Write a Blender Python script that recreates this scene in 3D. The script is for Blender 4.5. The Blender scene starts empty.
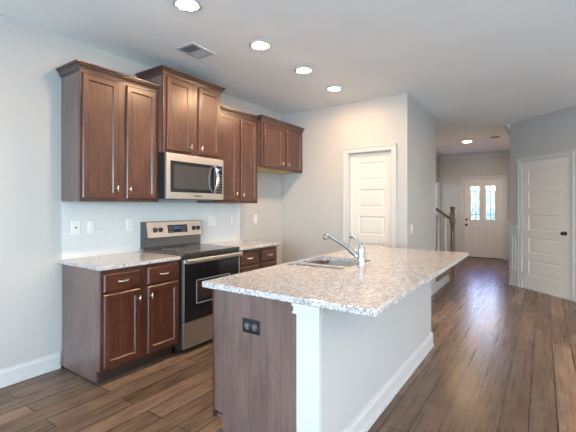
import bpy, bmesh, math, random
from mathutils import Matrix, Vector
random.seed(7)
SC = bpy.context.scene
COL = SC.collection
R = math.radians

# ------------------------------------------------------------------ camera
cam_d = bpy.data.cameras.new('camera')
cam = bpy.data.objects.new('camera', cam_d)
COL.objects.link(cam)
cam.location = (-1.5057, -3.3253, 1.3448)
cam.rotation_euler = (R(90), 0, R(34.6416 - 90))
cam_d.sensor_width = 36.0
cam_d.lens = 372.557 * 36.0 / 576.0
cam_d.shift_x = 0.00545
cam_d.shift_y = -0.01593
cam_d.clip_start = 0.02
cam_d.clip_end = 200
SC.camera = cam

# ------------------------------------------------------------------ light, sky, exposure
SC.view_settings.view_transform = 'Standard'
SC.view_settings.look = 'None'
SC.view_settings.gamma = 1.0
SC.view_settings.exposure = 0.27
SC.view_settings.use_curve_mapping = False
SC.cycles.use_denoising = True
SC.cycles.max_bounces = 10
SC.cycles.diffuse_bounces = 6
SC.cycles.glossy_bounces = 5
SC.cycles.transparent_max_bounces = 12
SC.cycles.caustics_reflective = False
SC.cycles.caustics_refractive = False
SC.cycles.sample_clamp_indirect = 6.0

SKY_STRENGTH = 7.0
w = bpy.data.worlds.new('sky')
SC.world = w
w.use_nodes = True
nt = w.node_tree
bg = nt.nodes['Background']
tc = nt.nodes.new('ShaderNodeTexCoord')
sx = nt.nodes.new('ShaderNodeSeparateXYZ')
rp = nt.nodes.new('ShaderNodeValToRGB')
rp.color_ramp.elements[0].position = 0.10
rp.color_ramp.elements[0].color = (1.0, 1.0, 0.97, 1)
rp.color_ramp.elements[1].position = 0.45
rp.color_ramp.elements[1].color = (0.10, 0.22, 1.0, 1)
nt.links.new(tc.outputs['Generated'], sx.inputs[0])
nt.links.new(sx.outputs['Z'], rp.inputs[0])
nt.links.new(rp.outputs[0], bg.inputs[0])
mr = nt.nodes.new('ShaderNodeMapRange')      # the sky is brightest on the street side
mr.inputs['From Min'].default_value = 0.2
mr.inputs['From Max'].default_value = 1.0
mr.inputs['To Min'].default_value = SKY_STRENGTH
mr.inputs['To Max'].default_value = SKY_STRENGTH * 4.0
nt.links.new(sx.outputs['X'], mr.inputs['Value'])
nt.links.new(mr.outputs[0], bg.inputs[1])

CAN_STRENGTH = 395.0
CAN_COLOR = (1.0, 0.66, 0.38)


def area(name, loc, rot, sx_, sy_, power, color):
    l = bpy.data.lights.new(name, 'AREA')
    l.shape = 'RECTANGLE'
    l.size, l.size_y = sx_, sy_
    l.energy = power
    l.color = color
    o = bpy.data.objects.new(name, l)
    o.location = loc
    o.rotation_euler = rot
    COL.objects.link(o)
    return o


# daylight coming in through the room's windows (all behind the camera)
area('window_daylight_rear', (-1.0, -7.93, 1.35), (R(136), 0, 0), 5.4, 2.0, 195, (0.52, 0.77, 1.0))
area('window_daylight_side', (-4.93, -3.9, 1.35), (R(110), 0, R(-90)), 4.6, 2.0, 350, (0.62, 0.81, 1.0))

# ------------------------------------------------------------------ helpers
OFF = {}


def hexa(bm, v):
    vs = [bm.verts.new(p) for p in v]
    for f in ((0, 3, 2, 1), (4, 5, 6, 7), (0, 1, 5, 4), (1, 2, 6, 5), (2, 3, 7, 6), (3, 0, 4, 7)):
        bm.faces.new([vs[i] for i in f])
    return vs


class B:
    """mesh builder working in world (or xf-local) coordinates"""
    def __init__(self, xf=None):
        self.bm = bmesh.new()
        self.xf = xf

    def box(self, x0, y0, z0, x1, y1, z1, bev=0.0):
        x0, x1 = sorted((x0, x1)); y0, y1 = sorted((y0, y1)); z0, z1 = sorted((z0, z1))
        t = bmesh.new()
        hexa(t, [(x0, y0, z0), (x1, y0, z0), (x1, y1, z0), (x0, y1, z0),
                 (x0, y0, z1), (x1, y0, z1), (x1, y1, z1), (x0, y1, z1)])
        if bev > 0:
            bmesh.ops.bevel(t, geom=list(t.edges), offset=min(bev, (x1-x0)*.45, (y1-y0)*.45, (z1-z0)*.45),
                            segments=2, profile=0.7, affect='EDGES')
        self.merge(t)
        return self

    def merge(self, t):
        m = {}
        for v in t.verts:
            m[v] = self.bm.verts.new(v.co)
        for f in t.faces:
            try:
                nf = self.bm.faces.new([m[v] for v in f.verts])
                nf.smooth = f.smooth
            except ValueError:
                pass
        t.free()

    def loops(self, loops, cap0=True, cap1=True, smooth=False):
        """stack of equally long closed vertex loops"""
        vs = [[self.bm.verts.new(p) for p in lp] for lp in loops]
        n = len(vs[0])
        for a, b in zip(vs, vs[1:]):
            for i in range(n):
                j = (i + 1) % n
                f = self.bm.faces.new((a[i], a[j], b[j], b[i]))
                f.smooth = smooth
        if cap0: self.bm.faces.new(list(reversed(vs[0])))
        if cap1: self.bm.faces.new(vs[-1])
        return self

    def cyl(self, p0, p1, r0, r1=None, n=20):
        r1 = r0 if r1 is None else r1
        return self.tube([p0, p1], [r0, r1], n)

    def tube(self, path, rad, n=16, closed=False):
        path = [Vector(p) for p in path]
        if not isinstance(rad, (list, tuple)): rad = [rad]*len(path)
        rings = []
        prev = None
        for i, p in enumerate(path):
            a = path[max(i-1, 0)]; b = path[min(i+1, len(path)-1)]
            if closed:
                a = path[i-1]; b = path[(i+1) % len(path)]
            d = (b-a)
            if d.length < 1e-9: d = Vector((0, 0, 1))
            d.normalize()
            if prev is None:
                up = Vector((0, 0, 1)) if abs(d.z) < .9 else Vector((1, 0, 0))
                u = d.cross(up).normalized()
            else:
                u = (prev - d*prev.dot(d)).normalized()
            prev = u
            v = d.cross(u)
            rings.append([p + (u*math.cos(2*math.pi*k/n) + v*math.sin(2*math.pi*k/n))*rad[i] for k in range(n)])
        if closed: rings.append(rings[0])
        self.loops(rings, not closed, not closed, smooth=True)
        return self

    def lathe(self, c, prof, n=28, axis='z'):
        """prof = [(r, h)...] around the axis through c"""
        rings = []
        for r, h in prof:
            lp = []
            for k in range(n):
                a = 2*math.pi*k/n
                ca, sa = max(r, 1e-4)*math.cos(a), max(r, 1e-4)*math.sin(a)
                if axis == 'z': lp.append((c[0]+ca, c[1]+sa, c[2]+h))
                elif axis == 'y': lp.append((c[0]+ca, c[1]+h, c[2]+sa))
                else: lp.append((c[0]+h, c[1]+ca, c[2]+sa))
            rings.append(lp)
        self.loops(rings, True, True, smooth=True)
        return self

    def prism_x(self, x0, x1, prof):
        """polygon of (y, z) extruded along x"""
        self.loops([[(x0, y, z) for y, z in prof], [(x1, y, z) for y, z in prof]])
        return self

    def rings_xz(self, x0, z0, x1, z1, rings, cap0=True):
        """rectangular rings (inset, y) in a plane facing -y"""
        lp = []
        for ins, y in rings:
            lp.append([(x0+ins, y, z0+ins), (x1-ins, y, z0+ins), (x1-ins, y, z1-ins), (x0+ins, y, z1-ins)])
        self.loops(lp, cap0, True)
        return self

    def done(self, name, mat, parent=None, smooth=None):
        bm = self.bm
        if self.xf is not None:
            bmesh.ops.transform(bm, matrix=self.xf, verts=bm.verts)
        bmesh.ops.recalc_face_normals(bm, faces=bm.faces)
        xs = [v.co for v in bm.verts]
        if parent is None:
            L = Vector(((min(p.x for p in xs)+max(p.x for p in xs))/2, (min(p.y for p in xs)+max(p.y for p in xs))/2,
                        min(p.z for p in xs)))
        else:
            L = OFF[parent]
        bmesh.ops.translate(bm, vec=-L, verts=bm.verts)
        me = bpy.data.meshes.new(name)
        bm.to_mesh(me); bm.free()
        me.materials.append(mat)
        o = bpy.data.objects.new(name, me)
        COL.objects.link(o)
        if parent is None: o.location = L
        else: o.parent = parent
        OFF[o] = L
        return o


def thing(name, label, cat, loc, group=None, structure=False):
    o = bpy.data.objects.new(name, None)
    o.empty_display_size = .1
    COL.objects.link(o)
    o.location = loc
    OFF[o] = Vector(loc)
    if structure:
        o['kind'] = 'structure'
    else:
        o['label'] = label; o['category'] = cat
        if group: o['group'] = group
    return o


def tag(o, label, cat, group=None):
    o['label'] = label; o['category'] = cat
    if group: o['group'] = group
    return o


def struct(o, label=None):
    o['kind'] = 'structure'
    return o


def copy_thing(src, loc, label):
    def cp(o, parent):
        c = o.copy(); COL.objects.link(c)
        if parent is not None: c.parent = parent
        for ch in [x for x in CH.get(o, [])]:
            cp(ch, c)
        return c
    CH = {}
    for o in list(COL.objects):
        if o.parent: CH.setdefault(o.parent, []).append(o)
    r = cp(src, None)
    r.location = loc
    r['label'] = label
    return r


# ------------------------------------------------------------------ materials
def mat(name, color, rough=.5, metal=0.0, spec=None, coat=0.0):
    m = bpy.data.materials.new(name); m.use_nodes = True
    b = m.node_tree.nodes['Principled BSDF']
    b.inputs['Base Color'].default_value = (*color, 1)
    b.inputs['Roughness'].default_value = rough
    b.inputs['Metallic'].default_value = metal
    if spec is not None: b.inputs['Specular IOR Level'].default_value = spec
    if coat: b.inputs['Coat Weight'].default_value = coat; b.inputs['Coat Roughness'].default_value = .1
    return m


def N(m, t, **kw):
    n = m.node_tree.nodes.new(t)
    for k, v in kw.items(): setattr(n, k, v)
    return n


def coords(m, scale=(1, 1, 1), rot=(0, 0, 0)):
    """world-scale procedural coordinates (position, so that every part shares one scale)"""
    g = N(m, 'ShaderNodeNewGeometry')
    mp = N(m, 'ShaderNodeMapping')
    mp.inputs['Scale'].default_value = scale
    mp.inputs['Rotation'].default_value = rot
    m.node_tree.links.new(g.outputs['Position'], mp.inputs[0])
    return mp.outputs[0]


def ramp(m, fac, stops):
    r = N(m, 'ShaderNodeValToRGB')
    e = r.color_ramp.elements
    e[0].position, e[0].color = stops[0][0], (*stops[0][1], 1)
    e[1].position, e[1].color = stops[-1][0], (*stops[-1][1], 1)
    for p, c in stops[1:-1]:
        x = e.new(p); x.color = (*c, 1)
    m.node_tree.links.new(fac, r.inputs[0])
    return r.outputs[0]


def noise(m, vec, scale=5, detail=4, rough=.55, out='Fac'):
    n = N(m, 'ShaderNodeTexNoise')
    n.inputs['Scale'].default_value = scale
    n.inputs['Detail'].default_value = detail
    n.inputs['Roughness'].default_value = rough
    m.node_tree.links.new(vec, n.inputs['Vector'])
    return n.outputs[out]


def mixc(m, fac, a, b, mode='MIX'):
    n = N(m, 'ShaderNodeMix', data_type='RGBA', blend_type=mode)
    L = m.node_tree.links.new
    if isinstance(fac, (int, float)): n.inputs[0].default_value = fac
    else: L(fac, n.inputs[0])
    for v, i in ((a, 6), (b, 7)):
        if isinstance(v, tuple): n.inputs[i].default_value = (*v, 1)
        else: L(v, n.inputs[i])
    return n.outputs[2]


def bump(m, h, strength=.1, dist=.01):
    n = N(m, 'ShaderNodeBump')
    n.inputs['Strength'].default_value = strength
    n.inputs['Distance'].default_value = dist
    m.node_tree.links.new(h, n.inputs['Height'])
    m.node_tree.links.new(n.outputs[0], m.node_tree.nodes['Principled BSDF'].inputs['Normal'])


def setc(m, out, inp='Base Color'):
    m.node_tree.links.new(out, m.node_tree.nodes['Principled BSDF'].inputs[inp])


def paint(name, color, rough=.6, tex=.02):
    m = mat(name, color, rough)
    v = coords(m)
    c = noise(m, v, 1.3, 3)
    d = tuple(x*.965 for x in color)
    setc(m, ramp(m, c, [(.35, d), (.65, color)]))
    bump(m, noise(m, v, 140, 2), tex, .002)
    return m


WALL = paint('wall_paint', (.455, .447, .437), .55)
CEIL = paint('ceiling_paint', (.92, .925, .92), .75)
TRIM = paint('white_trim_paint', (.55, .548, .54), .32, .005)
DOORP = paint('door_paint', (.66, .625, .575), .36, .005)
PLATE = mat('white_plastic', (.68, .675, .65), .35)


def wood_mat(name, c0, c1, c2, axis='z', rough=.36, coat=.5):
    m = mat(name, c1, rough, coat=coat)
    m.node_tree.nodes['Principled BSDF'].inputs['Coat Roughness'].default_value = .26
    sc = {'z': (22, 22, 1.6), 'x': (1.6, 22, 22), 'y': (22, 1.6, 22)}[axis]
    v = coords(m, sc)
    n1 = noise(m, v, 2.2, 6, .6)
    v2 = coords(m, (3, 3, 1.2))
    n2 = noise(m, v2, 1.6, 3)
    a = ramp(m, n1, [(.3, c0), (.52, c1), (.75, c2)])
    b = ramp(m, n2, [(.3, (.72, .72, .72)), (.7, (1.18, 1.18, 1.18))])
    setc(m, mixc(m, 1.0, a, b, 'MULTIPLY'))
    bump(m, n1, .05, .002)
    return m


WOOD = wood_mat('cherry_stained_wood', (.044, .013, .007), (.080, .025, .0135), (.116, .040, .023))
WOODH = wood_mat('cherry_stained_wood_rail', (.044, .013, .007), (.080, .025, .0135), (.116, .040, .023), 'x')
WOODE = wood_mat('cherry_end_panel_with_sheen', (.115, .072, .062), (.150, .098, .086), (.185, .125, .112), rough=.30)  # greyish laminate, with the bluish window reflection put into its colour
CROWNM = wood_mat('cherry_crown', (.045, .021, .015), (.070, .033, .024), (.095, .046, .035), 'x')
KICK = mat('toe_kick_brown', (.035, .020, .016), .5)
MAPLE = wood_mat('pale_maple_ply', (.68, .44, .13), (.78, .54, .18), (.86, .63, .24), 'x', .5, 0)
OAK = wood_mat('golden_oak', (.085, .042, .012), (.14, .075, .024), (.19, .11, .04), 'z', .4, .1)

NICKEL = mat('brushed_nickel', (.78, .74, .68), .28, 1.0)
CHROME = mat('chrome', (.80, .82, .84), .09, 1.0)
STEEL = mat('stainless_steel', (.64, .61, .57), .32, .97)
_v = coords(STEEL, (1.5, 1.5, 160))
setc(STEEL, ramp(STEEL, noise(STEEL, _v, 2, 3), [(.3, (.36,)*3), (.7, (.44,)*3)]), 'Roughness')
SINKM = mat('sink_steel', (.74, .72, .69), .36, .85)
BLACKG = mat('black_glass', (.012, .012, .014), .06, spec=.6)
BLACKP = mat('black_enamel', (.020, .020, .022), .35)
DARKM = mat('dark_grey_panel', (.06, .06, .065), .3)
WINM = mat('oven_window', (.035, .025, .02), .12, spec=.8)
BRONZE = mat('dark_bronze', (.045, .033, .026), .3, .9)
DISP = mat('lit_display', (.02, .04, .08), .15)
_b = DISP.node_tree.nodes['Principled BSDF']
_b.inputs['Emission Color'].default_value = (.25, .45, 1, 1)
_b.inputs['Emission Strength'].default_value = .12
GREY = mat('grey_marks', (.30, .30, .31), .4)
RUBBER = mat('black_plastic', (.012, .012, .013), .4)

# lamp lens
LENS = bpy.data.materials.new('lit_lens'); LENS.use_nodes = True
_n = LENS.node_tree.nodes; _n.clear()
_o = _n.new('ShaderNodeOutputMaterial'); _e = _n.new('ShaderNodeEmission')
_e.inputs[0].default_value = (*CAN_COLOR, 1); _e.inputs[1].default_value = CAN_STRENGTH
LENS.node_tree.links.new(_e.outputs[0], _o.inputs[0])

# window glass: clear pane with a weak mirror reflection
GLASS = bpy.data.materials.new('window_glass'); GLASS.use_nodes = True
_n = GLASS.node_tree.nodes; _n.clear()
_o = _n.new('ShaderNodeOutputMaterial'); _t = _n.new('ShaderNodeBsdfTransparent'); _g = _n.new('ShaderNodeBsdfGlossy')
_t.inputs[0].default_value = (.93, .97, .95, 1); _g.inputs['Roughness'].default_value = .03
_m = _n.new('ShaderNodeMixShader'); _m.inputs[0].default_value = .07
LK = GLASS.node_tree.links.new
LK(_t.outputs[0], _m.inputs[1]); LK(_g.outputs[0], _m.inputs[2]); LK(_m.outputs[0], _o.inputs[0])

# granite
GRAN = mat('speckled_granite', (.62, .56, .52), .10, spec=.55)
v = coords(GRAN)
va = coords(GRAN, (.8, 2.0, 1.6), (0, 0, R(55)))
big = ramp(GRAN, noise(GRAN, va, 24, 7, .76), [(.36, (.30, .28, .28)), (.50, (.50, .472, .462)), (.64, (.67, .66, .655))])
sp = ramp(GRAN, noise(GRAN, v, 95, 3, .7), [(.39, (0, 0, 0)), (.46, (1, 1, 1))])
c1 = mixc(GRAN, sp, (.15, .145, .16), big)
sp2 = ramp(GRAN, noise(GRAN, coords(GRAN, (1, 1, 1.1), (.3, .2, .8)), 60, 2, .6), [(.62, (0, 0, 0)), (.70, (1, 1, 1))])
c2 = mixc(GRAN, sp2, c1, (.86, .84, .83))
sp3 = ramp(GRAN, noise(GRAN, coords(GRAN, (1, 1, 1), (.9, .5, .1)), 150, 2, .6), [(.66, (0, 0, 0)), (.72, (1, 1, 1))])
setc(GRAN, mixc(GRAN, sp3, c2, (.30, .17, .13)))

# floor: hand scraped planks running along x
FLOOR = mat('hand_scraped_planks', (.2, .12, .08), .3, spec=.22)
v = coords(FLOOR)
bk = N(FLOOR, 'ShaderNodeTexBrick')
bk.inputs['Scale'].default_value = 1.0
bk.inputs['Brick Width'].default_value = 1.15
bk.inputs['Row Height'].default_value = 0.148
bk.inputs['Mortar Size'].default_value = 0.0055
bk.inputs['Mortar Smooth'].default_value = .35
bk.offset = .37; bk.offset_frequency = 2
bk.inputs['Color1'].default_value = (0, 0, 0, 1)
bk.inputs['Color2'].default_value = (1, 1, 1, 1)
bk.inputs['Mortar'].default_value = (.5, .5, .5, 1)
FLOOR.node_tree.links.new(v, bk.inputs['Vector'])
plank = ramp(FLOOR, bk.outputs['Color'], [(0, (.098, .063, .040)), (.4, (.124, .081, .053)), (.8, (.150, .099, .066)), (1, (.225, .147, .097))])
g1 = noise(FLOOR, coords(FLOOR, (.8, 26, 1)), 2.0, 6, .62)
g2 = noise(FLOOR, coords(FLOOR, (1.8, 6, 1)), 2.2, 5, .62)
gr = ramp(FLOOR, g1, [(.25, (.88, .87, .86)), (.5, (1, 1, 1)), (.75, (1.12, 1.12, 1.12))])
bl = ramp(FLOOR, g2, [(.28, (.66, .64, .62)), (.5, (1, 1, 1)), (.72, (1.42, 1.38, 1.30))])
c = mixc(FLOOR, 1.0, mixc(FLOOR, 1.0, plank, gr, 'MULTIPLY'), bl, 'MULTIPLY')
setc(FLOOR, mixc(FLOOR, bk.outputs['Fac'], c, (.040, .025, .018)))
setc(FLOOR, ramp(FLOOR, g1, [(.3, (.25,)*3), (.7, (.31,)*3)]), 'Roughness')
hm = N(FLOOR, 'ShaderNodeMath', operation='ADD')
FLOOR.node_tree.links.new(noise(FLOOR, coords(FLOOR, (.8, 44, 1)), 1.6, 4, .6), hm.inputs[0])
hm.inputs[1].default_value = 0.0
bump(FLOOR, hm.outputs[0], .24, .004)

# backsplash tile
TILE = mat('white_subway_tile', (.74, .75, .75), .15)
g = N(TILE, 'ShaderNodeNewGeometry'); sp_ = N(TILE, 'ShaderNodeSeparateXYZ'); cb = N(TILE, 'ShaderNodeCombineXYZ')
TL = TILE.node_tree.links.new
TL(g.outputs['Position'], sp_.inputs[0]); TL(sp_.outputs['X'], cb.inputs['X']); TL(sp_.outputs['Z'], cb.inputs['Y'])
bt = N(TILE, 'ShaderNodeTexBrick')
bt.inputs['Scale'].default_value = 1; bt.inputs['Brick Width'].default_value = .152; bt.inputs['Row Height'].default_value = .0762
bt.inputs['Mortar Size'].default_value = .0014
bt.inputs['Color1'].default_value = (.60, .61, .61, 1); bt.inputs['Color2'].default_value = (.59, .60, .60, 1)
bt.inputs['Mortar'].default_value = (.52, .53, .53, 1)
TL(cb.outputs[0], bt.inputs['Vector']); TL(bt.outputs['Color'], TILE.node_tree.nodes['Principled BSDF'].inputs['Base Color'])

GRASS = mat('lawn', (.10, .22, .05), .9)
setc(GRASS, ramp(GRASS, noise(GRASS, coords(GRASS), 6, 5), [(.3, (.05, .13, .03)), (.7, (.16, .30, .08))]))
LEAF = mat('hedge_leaves', (.09, .22, .05), .7)
setc(LEAF, ramp(LEAF, noise(LEAF, coords(LEAF), 9, 5), [(.3, (.46, .46, .18)), (.7, (.95, .92, .58))]))
CONC = paint('porch_concrete', (.5, .49, .47), .8)

# ------------------------------------------------------------------ dimensions
H = 2.78
W1, W2, X3, XP = .7325, 1.4933, 2.239, 3.2307
ZC = .899         # counter height

I4 = Matrix.Identity(4)


def frame(origin, xdir, ydir):
    m = Matrix.Identity(4)
    z = Vector((0, 0, 1))
    for i in range(3):
        m[i][0] = xdir[i]; m[i][1] = ydir[i]; m[i][2] = z[i]; m[i][3] = origin[i]
    return m


S2 = 1/math.sqrt(2)
DIAG = frame((6.030, -2.866, 0), (-S2, -S2, 0), (S2, -S2, 0))      # x to the right of the viewer, y into the wall
BACK = lambda x: frame((x, 0, 0), (0, -1, 0), (1, 0, 0))           # a wall facing -x; local x = -world y

# ------------------------------------------------------------------ structure
struct(B().box(-5.12, -8.12, -.12, 9.62, 1.3, 0).done('floor', FLOOR))
struct(B().box(-5.12, -8.12, H, 9.62, 1.3, H+.15).done('ceiling', CEIL))
struct(B().box(-5.0, 0, 0, 4.637, .12, H).done('wall_left', WALL))


def wall_with_holes(name, xf, x0, x1, th, holes):
    """holes: (x0, x1, z0, z1) sorted along x"""
    b = B(xf)
    x = x0
    for (a, c, z0, z1) in holes:
        if a > x: b.box(x, 0, 0, a, th, H)
        if z0 > 0: b.box(a, 0, 0, c, th, z0)
        if z1 < H: b.box(a, 0, z1, c, th, H)
        x = c
    if x1 > x: b.box(x, 0, 0, x1, th, H)
    return struct(b.done(name, WALL))


PD = (1.105, 1.735, 0, 2.095)
FD = (1.590, 2.517, 0, 2.075)
DD = (.246, 1.122, 0, 2.092)
wall_with_holes('wall_back', BACK(XP), 0.0, 1.927, .12, [PD])
struct(B().box(XP+.12, -1.927, 0, 4.757, -1.807, H).done('wall_hall', WALL))
struct(B().box(4.637, -1.807, 0, 4.757, 1.1, H).done('wall_stair_left', WALL))
struct(B().box(5.86, -.85, 0, 5.98, 1.1, H).done('wall_stair_right', WALL))
struct(B().box(4.637, 1.1, 0, 5.98, 1.22, H).done('wall_stair_end', WALL))
FW = (8.85, 9.36, 1.10, 2.06)
wall_with_holes('wall_foyer_left', frame((0, -.97, 0), (1, 0, 0), (0, 1, 0)), 5.86, 9.474, .12, [FW])
wall_with_holes('wall_front', BACK(9.474), .85, 8.0, .14, [FD])
struct(B().box(6.085, -2.99, 0, 9.474, -2.87, H).done('wall_foyer_right', WALL))
wall_with_holes('wall_diagonal', DIAG, 0, 2.32, .12, [DD])
_e = DIAG @ Vector((2.32, 0, 0))
struct(B().box(_e.x, -8.0, 0, _e.x+.12, _e.y, H).done('wall_right', WALL))
RW = [(-3.7, -1.9, .25, 2.35), (-1.75, .05, .25, 2.35), (.2, 2.0, .25, 2.35)]
wall_with_holes('wall_rear', frame((0, -8.0, 0), (1, 0, 0), (0, -1, 0)), -5.12, 9.614, .12, RW)
SW = [(-6.3, -4.8, .25, 2.35), (-4.6, -3.1, .25, 2.35), (-2.9, -1.5, .25, 2.35)]
wall_with_holes('wall_side', frame((-5.0, 0, 0), (0, 1, 0), (-1, 0, 0)), -8.0, 0, .12, SW)


# ---- windows behind the camera and beside the front door
def window(name, xf, hole, th, mull=True):
    x0, x1, z0, z1 = hole
    root = thing(name, None, None, xf @ Vector(((x0+x1)/2, 0, z0)), structure=True)
    b = B(xf)
    f = .045
    for a in ((x0, z0, x0+f, z1), (x1-f, z0, x1, z1), (x0+f, z0, x1-f, z0+f), (x0+f, z1-f, x1-f, z1)):
        b.box(a[0], .03, a[1], a[2], .09, a[3], .004)
    if mull:
        zm = (z0+z1)/2
        b.box(x0+f, .035, zm-.02, x1-f, .085, zm+.02, .004)
    b.done('window_frame', TRIM, root)
    B(xf).box(x0+f, .058, z0+f, x1-f, .062, z1-f).done('window_pane', GLASS, root)
    b = B(xf)
    c = .075
    b.box(x0-c, -.018, z0-c, x0-.004, 0, z1+c, .005)
    b.box(x1+.004, -.018, z0-c, x1+c, 0, z1+c, .005)
    b.box(x0-.004, -.018, z1+.004, x1+.004, 0, z1+c, .005)
    b.done('window_casing', TRIM, root)
    B(xf).box(x0-c-.02, -.045, z0-.03, x1+c+.02, .03, z0, .006).done('window_sill', TRIM, root)


window('window_1', frame((0, -.97, 0), (1, 0, 0), (0, 1, 0)), FW, .12)
k = 2
for h in RW:
    window('window_%d' % k, frame((0, -8.0, 0), (1, 0, 0), (0, -1, 0)), h, .12); k += 1
for h in SW:
    window('window_%d' % k, frame((-5.0, 0, 0), (0, 1, 0), (-1, 0, 0)), h, .12); k += 1


# ---- doors
def casing(b, x0, x1, z1, wd=.072, t=.018):
    """x0/x1/z1: the opening edge"""
    def leg(a, c, z0, z2, inner_right):
        b.box(a, -t*.72, z0, c, 0, z2, .003)
    leg(x0-wd, x0-.004, 0, z1+.004, True); leg(x1+.004, x1+wd, 0, z1+.004, False)
    b.box(x0-wd, -t*.72, z1+.004, x1+wd, 0, z1+wd, .003)
    # outer back band
    b.box(x0-wd, -t*1.25, 0, x0-wd+.018, 0, z1+wd, .004)
    b.box(x1+wd-.018, -t*1.25, 0, x1+wd, 0, z1+wd, .004)
    b.box(x0-wd, -t*1.25, z1+wd-.018, x1+wd, 0, z1+wd, .004)


def jamb(b, x0, x1, z1, th, j=.018):
    b.box(x0, 0, 0, x0+j, th, z1); b.box(x1-j, 0, 0, x1, th, z1); b.box(x0+j, 0, z1-j, x1-j, th, z1)
    s = .012


def slab(b, x0, z0, x1, z1, y, t, panels, holes=()):
    """door leaf with sunk moulded panels; panels = [(x0, z0, x1, z1)], all in a grid of equal columns"""
    xs = sorted(set([x0, x1] + [p[0] for p in panels] + [p[2] for p in panels] + [p[0] for p in holes] + [p[2] for p in holes]))
    zs = sorted(set([z0, z1] + [p[1] for p in panels] + [p[3] for p in panels] + [p[1] for p in holes] + [p[3] for p in holes]))
    def inside(cx, cz, lst):
        return any(p[0] < cx < p[2] and p[1] < cz < p[3] for p in lst)
    for i in range(len(xs)-1):
        for j in range(len(zs)-1):
            cx, cz = (xs[i]+xs[i+1])/2, (zs[j]+zs[j+1])/2
            if inside(cx, cz, holes): continue
            a = [(xs[i], zs[j]), (xs[i+1], zs[j]), (xs[i+1], zs[j+1]), (xs[i], zs[j+1])]
            if not inside(cx, cz, panels):
                b.bm.faces.new([b.bm.verts.new((p[0], y, p[1])) for p in a])
            b.bm.faces.new([b.bm.verts.new((p[0], y+t, p[1])) for p in reversed(a)])
    def edge(r, ya, yb):
        b.loops([[(r[0], q, r[1]), (r[2], q, r[1]), (r[2], q, r[3]), (r[0], q, r[3])] for q in (ya, yb)], False, False)
    edge((x0, z0, x1, z1), y, y+t)
    for h in holes: edge(h, y, y+t)
    for p in panels:
        rr = [(0, y), (.010, y+.009), (.022, y+.009), (.040, y+.004)]
        lp = [[(p[0]+i, q, p[1]+i), (p[2]-i, q, p[1]+i), (p[2]-i, q, p[3]-i), (p[0]+i, q, p[3]-i)] for i, q in rr]
        b.loops(lp, False, True)


def knob(xf, x, y, z, mt, parent, r=.027):
    b = B(xf)
    b.lathe((x, y, z), [(.030, 0), (.032, -.004), (.028, -.009), (.011, -.012), (.010, -.030), (.017, -.036),
                        (r, -.048), (r*1.02, -.056), (r*.8, -.066), (.004, -.070)], axis='y')
    return b.done('door_knob', mt, parent)


def hinge(xf, x, y, z, parent):
    B(xf).cyl((x, y, z-.045), (x, y, z+.045), .0065, n=10).box(x-.002, y-.002, z-.044, x+.022, y+.004, z+.044).done('hinge', NICKEL, parent)


ROWS = [(.235, .485), (.600, .850), (.966, 1.216), (1.332, 1.582), (1.698, 1.948)]
# pantry door (set back in its jamb)
xf = BACK(XP)
d = thing('door_1', None, None, (XP, -1.42, 0), structure=True)
b = B(xf); jamb(b, PD[0], PD[1], PD[3], .12); b.done('door_jamb', TRIM, d)
b = B(xf); casing(b, PD[0]+.012, PD[1]-.012, PD[3]-.012); b.done('door_casing', TRIM, d)
b = B(xf); slab(b, PD[0]+.020, .012, PD[1]-.020, PD[3]-.020, .055, .035,
                [(PD[0]+.148, a, PD[1]-.118, c) for a, c in ROWS])
leaf = b.done('door_leaf', DOORP, d)
knob(xf, PD[0]+.075, .055, .93, NICKEL, leaf)
# closet door in the diagonal wall
xf = DIAG
d = thing('door_2', None, None, DIAG @ Vector((.68, 0, 0)), structure=True)
b = B(xf); jamb(b, DD[0], DD[1], DD[3], .12); b.done('door_jamb', TRIM, d)
b = B(xf); casing(b, DD[0]+.010, DD[1]-.010, DD[3]-.010); b.done('door_casing', TRIM, d)
b = B(xf); slab(b, DD[0]+.014, .014, DD[1]-.020, DD[3]-.016, .004, .035,
                [(DD[0]+.135, a, DD[1]-.135, c) for a, c in ROWS])
leaf = b.done('door_leaf', DOORP, d)
knob(xf, DD[1]-.085, .004, .955, BRONZE, leaf)
for z in (.245, 1.06, 1.87): hinge(xf, DD[0]+.012, -.004, z, leaf)
B(xf).box(DD[0]+.016, -.012, 0, DD[1]-.016, .09, .011, .003).done('threshold', TRIM, d)
# front door with two tall leaded lites
xf = BACK(9.474)
d = thing('door_3', None, None, (9.474, -2.05, 0), structure=True)
b = B(xf); jamb(b, FD[0], FD[1], FD[3], .14); b.done('door_jamb', TRIM, d)
b = B(xf); casing(b, FD[0]+.008, FD[1]-.008, FD[3]-.008, .085); b.done('door_casing', TRIM, d)
LT = [(1.762, 1.000, 1.968, 1.880), (2.118, 1.000, 2.324, 1.880)]
b = B(xf); slab(b, FD[0]+.020, .020, FD[1]-.020, FD[3]-.020, .010, .044,
                [(1.760, .27, 1.970, .80), (2.116, .27, 2.326, .80)], LT)
leaf = b.done('door_leaf', DOORP, d)
for (x0, z0, x1, z1) in LT:
    pane = B(xf).box(x0+.004, .030, z0+.004, x1-.004, .034, z1-.004).done('glass_pane', GLASS, leaf)
    b = B(xf)
    f = .018
    for a in ((x0-f, z0-f, x0+.004, z1+f), (x1-.004, z0-f, x1+f, z1+f), (x0, z0-f, x1, z0+.004), (x0, z1-.004, x1, z1+f)):
        b.box(a[0], -.002, a[1], a[2], .016, a[3], .004)
    b.done('glazing_frame', DOORP, leaf)
    b = B(xf)
    cx = (x0+x1)/2
    for zz in (z0+.135, z1-.135): b.box(x0, .026, zz-.006, x1, .038, zz+.006)
    b.box(cx-.006, .026, z0, cx+.006, .038, z1)
    b.done('leaded_strip', DARKM, leaf)
knob(xf, FD[0]+.062, .010, .865, BRONZE, leaf)
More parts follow.
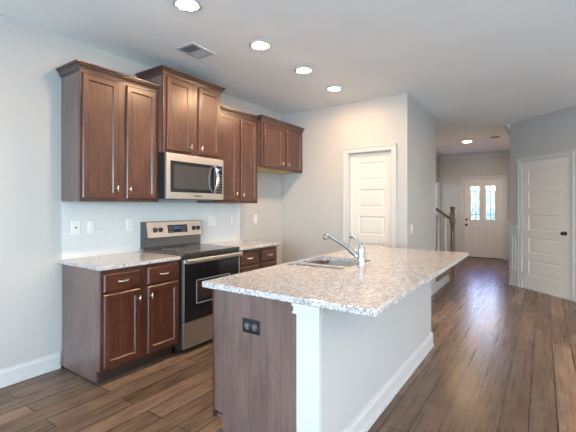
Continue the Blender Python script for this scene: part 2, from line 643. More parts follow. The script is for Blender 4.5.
B(xf).lathe((FD[0]+.062, .010, 1.005), [(.026, 0), (.028, -.006), (.022, -.014), (.004, -.018)], axis='y').done('deadbolt', BRONZE, leaf)
for z in (.25, 1.06, 1.83): hinge(xf, FD[1]-.016, .006, z, leaf)
B(xf).box(FD[0]+.018, -.015, 0, FD[1]-.018, .14, .018, .003).done('threshold', BRONZE, d)


# ---- baseboards, crowns, chair rails
def baseboard(b, x0, x1, h=.132, t=.015):
    b.box(x0, -t, 0, x1, 0, h-.028, .002)
    b.loops([[(x, 0, h-.030), (x, -t, h-.030), (x, -t+.003, h-.020), (x, -t*.55, h-.010), (x, -t*.55, h-.002), (x, 0, h)] for x in (x0, x1)])
    b.box(x0, -t-.011, 0, x1, -t+.002, .018, .004)


def crown(b, x0, x1, s=.10):
    b.loops([[(x, 0, H-s-.012), (x, -.012, H-s-.012), (x, -.016, H-s+.01), (x, -s*.45, H-s*.5), (x, -s+.014, H-.022), (x, -s, H-.016), (x, -s, H), (x, 0, H)] for x in (x0, x1)])


ID = frame((0, 0, 0), (1, 0, 0), (0, 1, 0))
HALL = frame((0, -1.927, 0), (1, 0, 0), (0, 1, 0))
b = B(ID); baseboard(b, -5.0, -.012); struct(b.done('baseboard_left', TRIM))
b = B(HALL); baseboard(b, XP-.015, 4.757); struct(b.done('baseboard_hall', TRIM))
b = B(BACK(XP)); baseboard(b, .02, 1.03); baseboard(b, 1.81, 1.927+.015); struct(b.done('baseboard_back', TRIM))
b = B(BACK(9.474)); baseboard(b, .97, 1.507); baseboard(b, 2.60, 2.87); struct(b.done('baseboard_front', TRIM))
b = B(DIAG); baseboard(b, 0, .170); baseboard(b, 1.19, 2.30); struct(b.done('baseboard_diagonal', TRIM))
FR = frame((0, -2.87, 0), (-1, 0, 0), (0, -1, 0))
FL = frame((0, -.97, 0), (1, 0, 0), (0, 1, 0))
b = B(FR); baseboard(b, -9.474, -6.028); struct(b.done('baseboard_foyer_right', TRIM))
b = B(FL); baseboard(b, 5.87, 9.47); struct(b.done('baseboard_foyer_left', TRIM))
b = B(BACK(9.474)); crown(b, .97, 2.87); struct(b.done('trim_1', TRIM))
b = B(FL); crown(b, 5.86, 9.46); struct(b.done('trim_2', TRIM))
b = B(FR); crown(b, -9.46, -6.035, .085); struct(b.done('trim_3', TRIM))


def wainscot(b, x0, x1, frames, zr=1.01):
    b.box(x0, -.006, .12, x1, 0, zr)
    b.box(x0, -.030, zr, x1, 0, zr+.022, .005)
    b.box(x0, -.016, zr-.045, x1, 0, zr, .004)
    for (a, c, z0, z1) in frames:
        f = .022
        for r in ((a, z0, a+f, z1), (c-f, z0, c, z1), (a+f, z0, c-f, z0+f), (a+f, z1-f, c-f, z1)):
            b.box(r[0], -.022, r[1], r[2], -.004, r[3], .005)


b = B(BACK(9.474)); wainscot(b, .985, 1.515, [(1.06, 1.44, .26, .87)]); wainscot(b, 2.60, 2.868, [(2.66, 2.81, .26, .87)]); struct(b.done('trim_4', TRIM))
b = B(DIAG); wainscot(b, 0, .172, [(.050, .140, .25, .87)]); struct(b.done('trim_5', TRIM))
b = B(FR); wainscot(b, -9.46, -6.03, [(-9.40, -8.4, .26, .87), (-8.3, -7.3, .26, .87), (-7.2, -6.10, .26, .87)]); struct(b.done('trim_6', TRIM))
b = B(FL); wainscot(b, 5.87, 9.455, [(5.95, 6.9, .26, .87), (7.0, 7.95, .26, .87), (8.05, 9.38, .26, .87)]); struct(b.done('trim_7', TRIM))

# ---- outdoors, seen through the front door glass
struct(B().box(-60, -60, -.30, 60, 60, -.13).done('ground', GRASS))
struct(B().box(9.63, -3.6, -.13, 12.2, -.4, -.01).done('porch_slab', CONC))
for hx, hy, hr, hh, lb in ((14.6, -1.3, 0.95, 2.1, 'light green rounded shrub outside, behind the left pane of the front door'),
                           (14.9, -3.7, 0.95, 1.9, 'light green rounded shrub outside, behind the right pane of the front door')):
    bm = bmesh.new()
    bmesh.ops.create_icosphere(bm, subdivisions=5, radius=1)
    for v_ in bm.verts:
        n_ = v_.co.normalized()
        k_ = 1 + .10*math.sin(9*n_.x+3*n_.y)*math.cos(8*n_.z) + .07*math.sin(23*n_.y+11*n_.z) + random.uniform(-.035, .035)
        v_.co = Vector((n_.x*hr*k_, n_.y*hr*k_, max(n_.z, -.85)*hh*.55*k_))
    bx = B(); bx.merge(bm)
    bmesh.ops.translate(bx.bm, vec=(hx, hy, -.13+hh*.5), verts=bx.bm.verts)
    tag(bx.done('shrub', LEAF), lb, 'shrub')

# ------------------------------------------------------------------ cabinets
def cab_front(b, x0, z0, x1, z1, y, stile=.045, t=.019):
    b.rings_xz(x0, z0, x1, z1, [(0, y+t), (0, y+.007), (.007, y), (stile, y), (stile+.009, y+.009), (stile+.011, y+.009)])


def drawer_front(b, x0, z0, x1, z1, y, t=.019):
    b.rings_xz(x0, z0, x1, z1, [(0, y+t), (0, y+.008), (.009, y), (.013, y)])


def t_knob(xf, x, y, z, parent, horizontal=False):
    b = B(xf)
    b.cyl((x, y, z), (x, y-.022, z), .0055, n=12)
    if horizontal: b.tube([(x-.024, y-.026, z), (x+.024, y-.026, z)], .0065, 12)
    else: b.tube([(x, y-.026, z-.025), (x, y-.026, z+.025)], .0058, 12)
    b.done('knob', NICKEL, parent)


def pull(xf, x, y, z, parent, w_=.075):
    b = B(xf)
    pts = [(x-w_/2+w_*i/10, y-.006-.022*math.sin(math.pi*i/10)**.6, z) for i in range(11)]
    b.tube(pts, .0055, 10)
    b.cyl((x-w_/2, y, z), (x-w_/2, y-.008, z), .008, n=10); b.cyl((x+w_/2, y, z), (x+w_/2, y-.008, z), .008, n=10)
    b.done('pull', NICKEL, parent)


def frame_boxes(b, x0, x1, z0, z1, y, holes, t=.018):
    """face frame as a plate with rectangular openings"""
    xs = sorted(set([x0, x1]+[h[0] for h in holes]+[h[2] for h in holes]))
    zs = sorted(set([z0, z1]+[h[1] for h in holes]+[h[3] for h in holes]))
    for i in range(len(xs)-1):
        for j in range(len(zs)-1):
            cx, cz = (xs[i]+xs[i+1])/2, (zs[j]+zs[j+1])/2
            if any(h[0] < cx < h[2] and h[1] < cz < h[3] for h in holes): continue
            b.box(xs[i], y, zs[j], xs[i+1], y+t, zs[j+1])


def wall_cabinet(label, x0, x1, d, z0, z1, doors, kz, cl, cr, ctop, underside=WOODE, zt=None):
    root = thing('wall_cabinet', label, 'cabinet', ((x0+x1)/2, -d/2, z0), 'upper cabinets along the left wall')
    e = .0008
    B().box(x0+e, -d+.018, z0+.012, x1-e, -.002, z1, .001).done('cabinet_box', WOODE, root)
    B().box(x0+.004, -d+.020, z0+.002, x1-.004, -.004, z0+.012).done('underside_panel', underside, root)
    b = B(); frame_boxes(b, x0+e, x1-e, z0, z1, -d, [(a+.012, z0+.05, c-.012, z1-.05) for a, c in doors])
    b.done('face_frame', WOOD, root)
    zd0, zd1 = z0+.026, (zt or z1-.028)
    for i, (a, c) in enumerate(doors):
        b = B(); cab_front(b, a, zd0, c, zd1, -d-.0205)
        dr = b.done('cabinet_door', WOOD, root)
        t_knob(None, (c-.020) if i == 0 else (a+.022), -d-.0205, kz, dr)
    # crown moulding, mitred round the front corners
    prof = [(0, z1-.012), (.007, z1-.012), (.007, z1-.002), (.013, z1-.001), (.014, z1+.008), (.020, z1+.020), (.031, z1+.030), (.031, z1+.036), (.038, z1+.038), (.045, z1+.042), (.045, ctop), (0, ctop)]
    b = B()
    rows = []
    for o, z in prof:
        xl, xr = x0-(o if cl else -e), x1+(o if cr else -e)
        rows.append([(xl, -.002, z), (xl, -d-o, z), (xr, -d-o, z), (xr, -.002, z)])
    vs = [[b.bm.verts.new(p) for p in r] for r in rows]
    for r0, r1 in zip(vs, vs[1:]):
        for i in range(3): b.bm.faces.new((r0[i], r0[i+1], r1[i+1], r1[i]))
    b.done('crown_moulding', CROWNM, root)
    return root


wall_cabinet('cherry wall cabinet at the left end of the row, its end panel showing', 0, W1, .31, 1.390, 2.440,
             [(.014, .318), (.395, .700)], 1.50, True, False, 2.494)
wall_cabinet('raised cherry wall cabinet directly above the microwave, tallest crown in the row', W1, W2, .38, 1.862, 2.610,
             [(.769, 1.066), (1.166, 1.464)], 1.945, True, True, 2.664)
wall_cabinet('cherry wall cabinet between the microwave and the raised end cabinet', W2, X3, .31, 1.390, 2.440,
             [(1.525, 1.825), (1.906, 2.205)], 1.49, False, False, 2.497)
wall_cabinet('short cherry wall cabinet in the corner with an unfinished pale underside', X3, XP-.001, .37, 1.845, 2.455,
             [(2.293, 2.700), (2.800, 3.190)], 1.935, True, False, 2.511, MAPLE)


def base_cabinet(label, x0, x1, fronts, left_end):
    root = thing('base_cabinet', label, 'cabinet', ((x0+x1)/2, -.3, 0), 'base cabinets along the left wall')
    e = .0008
    d = .613
    b = B()
    # side profile with the toe notch
    for (a, c) in ((x0+e, x0+.018), (x1-.018, x1-e)):
        b.prism_x(a, c, [(-.018, 0), (-.538, 0), (-.538, .104), (-d+.018, .104), (-d+.018, .868), (-.018, .868)])
    b.box(x0+.018, -d+.02, .105, x1-.018, -.018, .866)
    b.done('cabinet_box', WOODE, root)
    b = B(); b.box(x0+.018, -.538, 0, x1-e, -.520, .104); 
    b.done('toe_kick', KICK, root)
    if left_end:
        B().box(x0-.010, -.545, 0, x0, -.02, .012, .003).done('shoe_strip', KICK, root)
    b = B(); frame_boxes(b, x0+e, x1-e, .104, .868, -d, [(a+.012, .15, c-.012, .66) for a, c in fronts]+[(a+.012, .72, c-.012, .82) for a, c in fronts])
    b.done('face_frame', WOOD, root)
    for i, (a, c) in enumerate(fronts):
        b = B(); cab_front(b, a, .128, c, .680, -d-.0205)
        dr = b.done('cabinet_door', WOOD, root)
        t_knob(None, (c-.020) if i == 0 else (a+.022), -d-.0205, .605, dr)
        b = B(); drawer_front(b, a, .700, c, .836, -d-.0205)
        dw = b.done('drawer', WOODH, root)
        pull(None, (a+c)/2, -d-.0205, .770, dw)
    return root


base_cabinet('cherry base cabinet with two drawers over two doors at the left end of the row', 0, W1, [(.018, .324), (.395, .712)], True)
base_cabinet('cherry base cabinet on the far side of the range, only its drawers showing', W2, X3, [(1.545, 1.858), (1.918, 2.222)], False)


def rrect(x0, y0, x1, y1, r, z, n=5):
    pts = []
    for cx, cy, a0 in ((x1-r, y1-r, 0), (x0+r, y1-r, 90), (x0+r, y0+r, 180), (x1-r, y0+r, 270)):
        for i in range(n+1):
            a = R(a0+90*i/n)
            pts.append((cx+r*math.cos(a), cy+r*math.sin(a), z))
    return pts


def counter_slab(b, x0, y0, x1, y1, z0, z1, hole=None, r=.012, n=5):
    e = .005
    outer = [rrect(x0+e, y0+e, x1-e, y1-e, r-e*.5, z0, n), rrect(x0, y0, x1, y1, r, z0+e, n),
             rrect(x0, y0, x1, y1, r, z1-e, n), rrect(x0+e*.3, y0+e*.3, x1-e*.3, y1-e*.3, r-e*.15, z1-e*.3, n),
             rrect(x0+e, y0+e, x1-e, y1-e, r-e*.5, z1, n)]
    if hole is None:
        b.loops(outer)
    else:
        hr = .028
        hb = rrect(*hole, hr, z0, n); ht = rrect(*hole, hr, z1-.003, n)
        ht2 = rrect(hole[0]-.003, hole[1]-.003, hole[2]+.003, hole[3]+.003, hr, z1, n)
        b.loops([hb]+outer+[ht2, ht, hb], False, False)


b = B(); counter_slab(b, -.025, -.6466, W1, -.003, .869, ZC)
tag(b.done('countertop', GRAN), 'speckled granite worktop on the left base cabinet, left of the range', 'countertop')
b = B(); counter_slab(b, W2+.001, -.6466, X3+.025, -.003, .869, ZC)
tag(b.done('countertop', GRAN), 'small speckled granite worktop on the wall run, beyond the range', 'countertop')
tag(B().box(.004, -.0080, ZC+.001, X3, -.0005, 1.389).done('backsplash', TILE), 'white tiled backsplash on the left wall between worktops and wall cabinets', 'backsplash')

# ------------------------------------------------------------------ range
RX0, RX1 = W1+.003, W2-.004
rg = thing('kitchen_range', 'stainless and black electric range between the two wall-run worktops', 'stove', ((RX0+RX1)/2, -.33, 0))
b = B(); b.box(RX0, -.640, .045, RX1, -.02, .893, .003); b.done('range_body', BLACKP, rg)
for sx_, sy_ in ((RX0+.05, -.58), (RX1-.05, -.58), (RX0+.05, -.08), (RX1-.05, -.08)):
    B().cyl((sx_, sy_, 0), (sx_, sy_, .05), .018, n=12).done('foot', RUBBER, rg)
ct = B().box(RX0-.001, -.668, .893, RX1+.001, -.085, .921, .005).done('cooktop', mat('cooktop_glass', (.045, .040, .038), .12, spec=1.0), rg)
for bx_, by_, br_ in ((RX0+.2, -.50, .105), (RX0+.56, -.50, .085), (RX0+.2, -.23, .078), (RX0+.56, -.23, .105)):
    b = B()
    n_ = 40
    b.loops([[(bx_+q*math.cos(2*math.pi*i/n_), by_+q*math.sin(2*math.pi*i/n_), zz) for i in range(n_)]
             for q, zz in ((br_, .9208), (br_, .9216), (br_-.005, .9216), (br_-.005, .9208))], False, False)
    b.done('burner_ring', GREY, ct)
# vent gap strip under the cooktop
B().box(RX0+.002, -.664, .862, RX1-.002, -.640, .892, .002).done('front_rail', BLACKP, rg)
dr = thing
b = B(); b.box(RX0+.002, -.668, .300, RX1-.002, -.642, .855, .004)
od = b.done('oven_door', BLACKG, rg)
b = B()
for a in ((RX0+.001, .298, RX0+.012, .857), (RX1-.012, .298, RX1-.001, .857), (RX0+.001, .852, RX1-.001, .860)):
    b.box(a[0], -.6705, a[1], a[2], -.645, a[3], .002)
b.done('door_trim', STEEL, od)
b = B(); b.box(RX0+.165, -.6695, .470, RX1-.165, -.667, .640, .001); b.done('oven_window', WINM, od)
b = B()
for a in ((RX0+.150, .440, RX0+.158, .662), (RX1-.158, .440, RX1-.150, .662), (RX0+.150, .655, RX1-.150, .662), (RX0+.150, .440, RX1-.150, .447)):
    b.box(a[0], -.6705, a[1], a[2], -.667, a[3])
b.done('window_line', GREY, od)
b = B()
b.loops([[(x, y, z) for y, z in ((-.700, .826), (-.714, .828), (-.720, .838), (-.720, .858), (-.714, .868), (-.700, .870), (-.696, .862), (-.696, .834))]
         for x in (RX0+.006, RX1-.006)], smooth=False)
b.box(RX0+.012, -.698, .832, RX0+.045, -.666, .862, .003); b.box(RX1-.045, -.698, .832, RX1-.012, -.666, .862, .003)
b.done('oven_handle', STEEL, od)
sd = B().box(RX0+.002, -.664, .052, RX1-.002, -.642, .288, .004).done('storage_drawer', STEEL, rg)
B().box(RX0+.01, -.655, .289, RX1-.01, -.64, .299).done('drawer_gap', BLACKP, rg)
# backguard
b = B(); b.prism_x(RX0+.008, RX1-.006, [(-.012, .921), (-.075, .921), (-.075, 1.030), (-.118, 1.030), (-.085, 1.192), (-.012, 1.192)])
bgd = b.done('backguard', DARKM, rg)
b = B(); b.prism_x(RX0+.020, RX1-.018, [(-.112, 1.034), (-.1215, 1.034), (-.0895, 1.188), (-.080, 1.188)])
b.done('control_fascia', STEEL, bgd)
b = B(); b.box(RX0+.016, -.079, .938, RX1-.014, -.074, 1.022, .001); b.done('lower_glass', mat('grey_steel_panel', (.22, .21, .20), .3, .8), bgd)


def fasc(x, z):      # point on the sloping fascia
    t_ = (z-1.034)/(.154)
    return Vector((x, -.1215+.032*t_, z))


nrm = Vector((0, -.154, -.032)).normalized()
nrm = Vector((0, -.979, .204))
for kx in (RX0+.110, RX0+.175, RX0+.615, RX0+.680):
    p = fasc(kx, 1.108)
    b = B()
    b.tube([p, p+nrm*.006, p+nrm*.007, p+nrm*.024], [.026, .025, .019, .017], 20)
    b.box(p.x-.004, p.y-.030, p.z-.012, p.x+.004, p.y-.018, p.z+.022, .001)
    b.done('control_knob', BLACKP, bgd)
b = B(); p0, p1 = fasc(0, 1.072), fasc(0, 1.152)
b.prism_x(RX0+.265, RX0+.525, [(p0.y+.001, p0.z), (p0.y-.003, p0.z), (p1.y-.003, p1.z), (p1.y+.001, p1.z)])
dp = b.done('control_display', BLACKG, bgd)
b = B(); q0, q1 = fasc(0, 1.108), fasc(0, 1.140)
b.prism_x(RX0+.345, RX0+.435, [(q0.y-.002, q0.z), (q0.y-.0045, q0.z), (q1.y-.0045, q1.z), (q1.y-.002, q1.z)])
b.done('clock_readout', DISP, dp)
for i in range(3):
    for j in range(3):
        for s in (0, 1):
            xx = RX0+.275+.024*i + s*.172
            zz = 1.084+.022*j
            q = fasc(xx, zz)
            B().box(xx, q.y-.0045, zz, xx+.014, q.y-.002, zz+.006).done('button', GREY, dp)


# ------------------------------------------------------------------ microwave
mw = thing('microwave_oven', 'over-the-range stainless microwave with black glass door and bow handle', 'microwave', ((RX0+RX1)/2, -.2, 1.418))
B().box(RX0, -.398, 1.424, RX1, -.003, 1.860, .003).done('microwave_body', BLACKP, mw)
B().box(RX0+.03, -.38, 1.418, RX1-.03, -.05, 1.4245).done('filter_grille', DARKM, mw)
md = B().box(RX0, -.433, 1.422, RX1, -.4, 1.858, .006).done('door_frame', STEEL, mw)
B().box(RX0+.042, -.4355, 1.487, RX0+.615, -.430, 1.786, .001).done('glass_panel', BLACKG, md)
b = B()
b.box(RX0+.085, -.4365, 1.520, RX0+.560, -.4350, 1.752, .0005)
b.done('mesh_window', mat('microwave_window', (.045, .042, .042), .10, spec=.8), md)
cp_ = B().box(RX0+.622, -.4355, 1.487, RX1-.018, -.430, 1.786, .001).done('control_panel', BLACKG, mw)
for i in range(3):
    for j in range(7):
        B().box(RX0+.648+.028*i, -.4368, 1.505+.030*j, RX0+.662+.028*i, -.4352, 1.513+.030*j).done('button', GREY, cp_)

B().box(RX0+.650, -.4368, 1.735, RX0+.722, -.4352, 1.765).done('clock_readout', DISP, cp_)
b = B()
hp = [(RX0+.606, -.436-.058*math.sin(math.pi*i/16)**.75, 1.492+.29*i/16) for i in range(17)]
b.tube(hp, [.015+.004*math.sin(math.pi*i/16) for i in range(17)], 14)
b.done('bow_handle', CHROME, md)
B().box(RX0+.33, -.4345, 1.447, RX0+.43, -.4325, 1.459).done('name_plate', DARKM, md)

# ------------------------------------------------------------------ island
IX0, IX1 = .0698, 2.2683
isl = thing('kitchen_island', 'kitchen island with dark wood end panel, white corner post and painted knee wall', 'island', (1.17, -2.08, 0))
b = B(); b.prism_x(IX0, IX0+.018, [(-2.308, 0), (-1.797, 0), (-1.797, .146), (-1.7345, .146), (-1.7345, .864), (-2.308, .864)])
b.done('end_panel', WOODE, isl)
b = B(); b.prism_x(IX0+.018, IX1-.02, [(-2.308, 0), (-1.815, 0), (-1.815, .104), (-1.7345, .104), (-1.7345, .864), (-2.308, .864)])
# hollow box: open top with room for the sink
bm = b.bm; bm.clear()
b.box(IX0+.019, -2.308, .104, IX1-.02, -2.29, .862); b.box(IX0+.019, -2.29, .104, IX1-.02, -1.7345, .122)
b.box(IX1-.038, -2.29, .122, IX1-.02, -1.7345, .862)
b.done('cabinet_box', WOODE, isl)
B().box(IX0+.019, -1.815, 0, IX1-.02, -1.798, .103).done('toe_kick', KICK, isl)
B().box(IX0-.002, -1.800, 0, IX0+.019, -1.789, .014).done('kick_shoe', TRIM, isl)
IS = frame((0, -1.7345, 0), (-1, 0, 0), (0, -1, 0))
bays = [(IX0, .86), (.86, 1.50), (1.50, IX1-.02)]
b = B(IS)
hl = []
for a, c in bays:
    hl += [(-c+.04, .15, -a-.04, .66), (-c+.04, .72, -a-.04, .82)]
frame_boxes(b, -(IX1-.02), -IX0, .104, .862, -.018, hl)
b.done('face_frame', WOOD, isl)
for a, c in bays:
    m_ = (a+c)/2
    for i, (p, q) in enumerate(((-c+.028, -m_-.004), (-m_+.004, -a-.028))):
        b = B(IS); cab_front(b, p, .128, q, .680, -.0385)
        dr_ = b.done('cabinet_door', WOOD, isl)
        t_knob(IS, (q-.020) if i == 0 else (p+.022), -.0385, .605, dr_)
    b = B(IS); drawer_front(b, -c+.028, .700, -a-.028, .836, -.0385)
    dw = b.done('drawer', WOODH, isl)
    pull(IS, -m_, -.0385, .77, dw)
b = B(); b.box(IX0+.020, -2.440, 0, IX1, -2.311, .862); b.done('knee_wall', WALL, isl)
b = B(); b.box(IX0-.006, -2.4405, 0, IX0+.0195, -2.311, .812, .002)
pst = b.done('corner_post', TRIM, isl)
b = B()
for z0_, z1_, o_ in ((.812, .822, .016), (.822, .850, .012), (.850, .864, .018)):
    b.box(IX0-.006-o_, -2.4405-o_*.6, z0_, IX0+.022, -2.311+o_, z1_, .003)
b.done('post_cap', TRIM, pst)
b = B(frame((0, -2.440, 0), (1, 0, 0), (0, 1, 0))); baseboard(b, IX0-.006, IX1+.015)
b2 = B(frame((IX1, 0, 0), (0, 1, 0), (-1, 0, 0))); baseboard(b2, -2.455, -2.30)
bmesh.ops.transform(b.bm, matrix=b.xf, verts=b.bm.verts); b.xf = None
bmesh.ops.transform(b2.bm, matrix=b2.xf, verts=b2.bm.verts)
b.merge(b2.bm)
b.done('baseboard', TRIM, isl)

HOLE = (.872, -2.150, 1.497, -1.682)
b = B(); counter_slab(b, .040, -2.735, 2.500, -1.648, .865, ZC, HOLE, .014, 5)
tag(b.done('countertop', GRAN), 'large speckled granite worktop covering the island, with the sink cut into it', 'countertop')

# sink
sk = thing('kitchen_sink', 'double-bowl stainless undermount sink set in the island worktop', 'sink', (1.18, -1.9, .66))


def bowl(x0, y0, x1, y1, zt, zb, name):
    b = B()
    r_ = .05
    lp = []
    t_ = .004
    lp.append(rrect(x0-.010, y0-.010, x1+.010, y1+.010, r_+.01, zt, 6))
    lp.append(rrect(x0, y0, x1, y1, r_, zt, 6))
    for f in (0, .3, .6, .85): lp.append(rrect(x0+.010*f, y0+.010*f, x1-.010*f, y1-.010*f, r_, zt-.004-(zt-zb-.034)*f/.85*.95, 6))
    for a in (20, 45, 70, 90):
        q = .03*(1-math.cos(R(a))) ; s_ = .03*math.sin(R(a))
        i_ = .010+.03*(math.sin(R(a)))
        lp.append(rrect(x0+i_, y0+i_, x1-i_, y1-i_, max(r_-.01, .02), zb+.03*(math.cos(R(a))), 6))
    cx, cy = (x0+x1)/2, (y0+y1)/2
    lp.append(rrect(cx-.05, cy-.05, cx+.05, cy+.05, .049, zb-.004, 6))
    bt_ = lp
    outer = [[(cx+(p[0]-cx)*1.0 + (t_ if p[0] > cx else -t_), cy+(p[1]-cy) + (t_ if p[1] > cy else -t_), p[2]-t_) for p in l] for l in reversed(lp[1:])]
    b.loops(lp + outer + [lp[0]], False, False, smooth=True)
    # floor cap
    b.bm.faces.new([b.bm.verts.new(p) for p in lp[-1]])
    o = b.done(name, SINKM, sk)
    bd = B().lathe((cx, cy, zb-.004), [(.043, .001), (.043, .005), (.036, .005), (.030, .0015), (.001, .0015)])
    bd.done('drain', CHROME, o)
    return o


bowl(.862, -2.157, 1.064, -1.672, .8645, .70, 'sink_bowl')
bowl(1.098, -2.157, 1.507, -1.672, .8645, .68, 'sink_bowl')

B().box(1.066, -2.146, .840, 1.096, -1.686, .889, .006).done('bowl_divider', SINKM, sk)

# faucet
fx, fy = 1.169, -2.187
fc = thing('faucet', 'chrome single-lever faucet on the island behind the sink, angled spout', 'faucet', (fx, fy, ZC))
B().lathe((fx, fy, ZC), [(.036, 0), (.036, .006), (.033, .011), (.0290, .018), (.0275, .06), (.0265, .105), (.0260, .125), (.022, .138), (.010, .146), (.001, .147)]).done('faucet_body', CHROME, fc)
sp = [(fx, fy+.016+.240*i/8, ZC+.052+.154*i/8+.012*math.sin(math.pi*i/8)) for i in range(9)]
sp += [(fx, fy+.272, ZC+.214), (fx, fy+.290, ZC+.214), (fx, fy+.303, ZC+.204), (fx, fy+.308, ZC+.188)]
spt = B().tube(sp, [.0190, .0180, .0170, .0165, .0165, .0165, .0170, .0175, .019]+[.022, .0245, .0250, .0245], 18).done('spout', CHROME, fc)
B().cyl((fx, fy+.308, ZC+.189), (fx, fy+.3095, ZC+.181), .0190, .0175).done('spray_head', DARKM, spt)
hb = []
for i in range(9):
    t_ = i/8
    hb.append((fx, fy-.004+.072*t_**1.5, ZC+.130+.090*t_))
b = B().tube(hb, [.020, .017, .014, .012, .010, .009, .009, .010, .011], 14)
b.lathe((fx, fy+.072, ZC+.224), [(.001, -.014), (.012, -.010), (.015, 0), (.012, .010), (.001, .014)])
b.done('lever_handle', CHROME, fc)


# ------------------------------------------------------------------ outlets and switches
def plate(xf, x, z, w_, h_, kind, label, name, m1=PLATE, m2=None, yoff=0.0, group=None):
    root = thing(name, label, 'outlet' if 'outlet' in name else 'switch', xf @ Vector((x, yoff, z)), group)
    B(xf).rings_xz(x-w_/2, z-h_/2, x+w_/2, z+h_/2, [(0, yoff-.0002), (0, yoff-.003), (.004, yoff-.006), (.008, yoff-.0065)]).done('cover_plate', m1, root)
    m2 = m2 or m1
    if kind == 'duplex':
        for s in (-1, 1):
            b = B(xf); b.box(x-.015, yoff-.0085, z+s*.019-.013, x+.015, yoff-.006, z+s*.019+.013, .003)
            o = b.done('receptacle', m2, root)
            b = B(xf)
            b.box(x-.008, yoff-.0090, z+s*.019-.002, x-.0055, yoff-.0083, z+s*.019+.008); b.box(x+.0055, yoff-.0090, z+s*.019-.002, x+.008, yoff-.0083, z+s*.019+.006)
            b.done('slots', RUBBER, o)
    elif kind == 'duplex_h':
        for s in (-1, 1):
            b = B(xf); b.lathe((x+s*.026, yoff-.006, z), [(.021, 0), (.021, -.003), (.019, -.0045), (.001, -.0045)], axis='y')
            o = b.done('receptacle', m2, root)
            b = B(xf)
            for u_, v_ in ((-.006, .006), (.006, .006)):
                b.box(x+s*.026+u_-.0015, yoff-.0115, z-.005, x+s*.026+u_+.0015, yoff-.0100, z+.007)
            b.cyl((x+s*.026, yoff-.0100, z-.011), (x+s*.026, yoff-.0115, z-.011), .0025, n=10)
            b.done('slots', GREY, o)
    elif kind == 'rocker':
        b = B(xf); b.box(x-.0165, yoff-.010, z-.033, x+.0165, yoff-.006, z+.033, .002); b.done('rocker', m2, root)
    elif kind == 'toggle':
        b = B(xf); b.box(x-.005, yoff-.020, z-.004, x+.005, yoff-.006, z+.012, .002); b.done('toggle', m2, root)
    elif kind == 'jack':
        b = B(xf); b.lathe((x, yoff-.006, z), [(.008, 0), (.008, -.004), (.004, -.005), (.001, -.005)], axis='y'); b.done('jack', DARKM, root)
    return root


TB = -.0082
G1 = 'white plates on the backsplash'
plate(ID, .116, 1.165, .076, .120, 'jack', 'leftmost white plate on the backsplash, with one dark jack hole', 'wall_outlet', yoff=TB, group=G1)
plate(ID, .248, 1.165, .062, .114, 'rocker', 'slim white switch plate on the backsplash, second from the left', 'light_switch', yoff=TB, group=G1)
plate(ID, .628, 1.168, .070, .118, 'duplex', 'white outlet on the backsplash just left of the range', 'wall_outlet', yoff=TB, group=G1)
plate(ID, 1.730, 1.170, .116, .116, 'rocker', 'wide white plate on the backsplash just right of the range', 'light_switch', yoff=TB, group=G1)
plate(ID, 2.110, 1.180, .070, .114, 'duplex', 'white outlet at the right end of the backsplash', 'wall_outlet', yoff=TB, group=G1)
plate(ID, 2.580, 1.175, .070, .114, 'duplex', 'white outlet on the bare wall of the refrigerator gap', 'wall_outlet')
plate(HALL, 3.42, 1.06, .070, .114, 'toggle', 'white switch plate on the hallway side wall past the corner', 'light_switch')
IE = frame((IX0, 0, 0), (0, -1, 0), (1, 0, 0))
plate(IE, 2.015, .690, .122, .078, 'duplex_h', 'black outlet set sideways in the island end panel', 'power_outlet', RUBBER, DARKM)


# ------------------------------------------------------------------ ceiling fixtures
def can(x, y, label):
    r_ = thing('recessed_light', label, 'ceiling light', (x, y, H), 'row of round ceiling lights over the kitchen')
    B().lathe((x, y, H), [(.100, 0), (.100, -.004), (.092, -.009), (.080, -.010), (.064, -.003), (.0625, 0)]).done('trim_ring', TRIM, r_)
    B().lathe((x, y, H), [(.062, -.003), (.060, -.010), (.048, -.015), (.026, -.018), (.001, -.019)]).done('lamp_lens', LENS, r_)
    return r_


LIVING_FILL = [(3.16, -3.78), (3.16, -4.95), (.4, -5.0), (-1.6, -4.55), (-1.6, -6.3), (.9, -6.3), (3.2, -6.3)]  # first inferred from a glow on the ceiling; the rest unseen, added to brighten
CX = [(.27, -1.260, 'round ceiling light nearest the camera, cut by the top edge of the photo'),
      (1.090, -1.266, 'second round ceiling light from the camera, right of the ceiling vent'),
      (1.824, -1.266, 'third round ceiling light from the camera'),
      (2.551, -1.250, 'farthest round ceiling light of the kitchen row, nearest the pantry wall')]
c0 = can(*CX[0])
for x, y, lb in CX[1:]: copy_thing(c0, (x, y, H), lb)
for x, y in LIVING_FILL: 
    q_ = copy_thing(c0, (x, y, H), 'unseen round ceiling fill light of the living area')
    q_['group'] = 'unseen ceiling fill lights of the living area'
fl = thing('foyer_light', 'flush ceiling light glowing in the foyer before the front door', 'ceiling light', (7.435, -1.975, H))
B().lathe((7.435, -1.975, H), [(.11, 0), (.11, -.012), (.10, -.018), (.085, -.006), (.085, 0)]).done('trim_ring', TRIM, fl)
B().lathe((7.435, -1.975, H), [(.084, -.006), (.078, -.016), (.060, -.022), (.030, -.025), (.001, -.026)]).done('lamp_lens', LENS, fl)

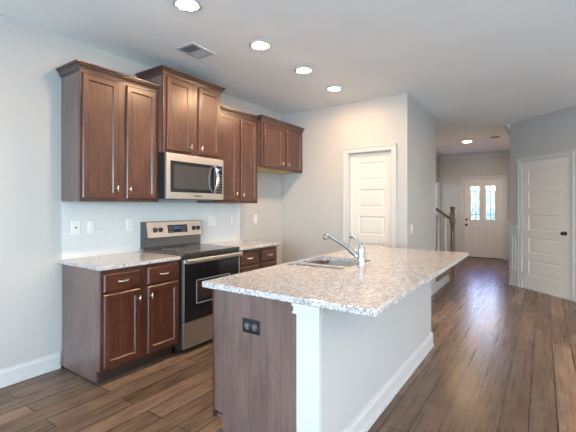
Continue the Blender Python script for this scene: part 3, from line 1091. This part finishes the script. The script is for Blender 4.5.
vt = thing('ceiling_vent', 'white rectangular air vent in the kitchen ceiling above the wall cabinets', 'vent', (.84, -.70, H))
b = B()
vx0, vx1, vy0, vy1 = .705, .985, -.815, -.590
for a in ((vx0, vy0, vx0+.028, vy1), (vx1-.028, vy0, vx1, vy1), (vx0+.028, vy0, vx1-.028, vy0+.028), (vx0+.028, vy1-.028, vx1-.028, vy1)):
    b.box(a[0], a[1], H-.008, a[2], a[3], H-.0002, .002)
b.box((vx0+vx1)/2-.006, vy0+.028, H-.008, (vx0+vx1)/2+.006, vy1-.028, H-.0002)
b.done('vent_frame', TRIM, vt)
B().box(vx0+.02, vy0+.02, H-.0015, vx1-.02, vy1-.02, H-.0002).done('vent_cavity', mat('vent_shadow_grey', (.16, .16, .17), .7), vt)
for i in range(9):
    for s in (0, 1):
        xa = vx0+.034+s*.110 + i*.0118
        b = B()
        dx = .009*(-1 if s == 0 else 1)
        b.loops([[(xa, yy, H-.0018), (xa+.0015, yy, H-.0018), (xa+.0015+dx*.55, yy, H-.0085), (xa+dx*.55, yy, H-.0085)] for yy in (vy0+.028, vy1-.028)])
        b.done('louver', TRIM, vt)
fv = thing('foyer_vent', 'thin grey slotted grille in the foyer ceiling right of the light', 'vent', (7.25, -2.525, H))
B().box(7.17, -2.61, H-.006, 7.33, -2.44, H-.0002, .002).done('vent_frame', GREY, fv)
b = B()
for i in range(5): b.box(7.19+.026*i, -2.59, H-.009, 7.20+.026*i, -2.46, H-.006)
b.done('slats', DARKM, fv)

# ------------------------------------------------------------------ staircase
st = thing('staircase', 'white-riser staircase rising behind the hall wall, at the end of the island', 'staircase', (5.3, -1.4, 0))
rise, run = .185, .255
SX0, SX1 = 4.762, 5.84
for i in range(7):
    y0 = -1.93 + i*run
    B().box(SX0, y0, (rise*i if i == 0 else rise*i-.001), SX1, y0+run-.001, rise*(i+1)-.030).done('riser', TRIM, st)
    B().box(SX0, y0-.026, rise*(i+1)-.030, SX1+(.018 if y0 < -1.2 else 0), y0+run, rise*(i+1), .006).done('tread', OAK, st)
B().box(SX0, -1.93+7*run, rise*7-.2, SX1, 1.09, rise*7).done('landing', OAK, st)
b = B(frame((0, -1.93, 0), (1, 0, 0), (0, 1, 0))); b.box(SX0, -.014, 0, 5.755, 0, .05, .004); b.done('shoe_strip', TRIM, st)
nx, ny = 5.795, -1.985
b = B()
b.box(nx-.035, ny-.035, 0, nx+.035, ny+.035, .30, .004)
b.lathe((nx, ny, .30), [(.045, 0), (.038, .01), (.040, .025), (.028, .04), (.034, .12), (.036, .3), (.033, .5), (.030, .62), (.032, .70), (.044, .715), (.046, .73), (.040, .745), (.040, .75)])
b.box(nx-.048, ny-.048, 1.05, nx+.048, ny+.048, 1.245, .012)
b.lathe((nx, ny, 1.245), [(.040, 0), (.046, .008), (.030, .016), (.022, .024), (.030, .034), (.044, .052), (.048, .072), (.042, .094), (.022, .110), (.001, .114)])
b.done('newel_post', OAK, st)
y_end = -.975
b = B()
za, zb_ = 1.145, 1.145+.725*(y_end-(ny+.04))
prof = [(-.030, -.030), (.030, -.030), (.034, -.010), (.026, .012), (.012, .024), (-.012, .024), (-.026, .012), (-.034, -.010)]
b.loops([[(nx+a, yy, zz+c) for a, c in prof] for yy, zz in ((ny+.040, za-.01), (y_end, zb_))])
b.done('handrail', OAK, st)
for i in range(4):
    for s in (.25, .75):
        y = -1.93+run*(i+s)
        if y > -1.0: continue
        zt_ = 1.145+.725*(y-(ny+.04))-.036
        b = B()
        z0_ = rise*(i+1)
        b.box(nx-.016, y-.016, z0_, nx+.016, y+.016, z0_+.18, .003)
        b.lathe((nx, y, z0_+.18), [(.018, 0), (.013, .012), (.017, .03), (.015, .2), (.011, (zt_-z0_)-.20)])
        b.box(nx-.013, y-.013, zt_-.03, nx+.013, y+.013, zt_+.012)
        b.done('baluster', TRIM, st)
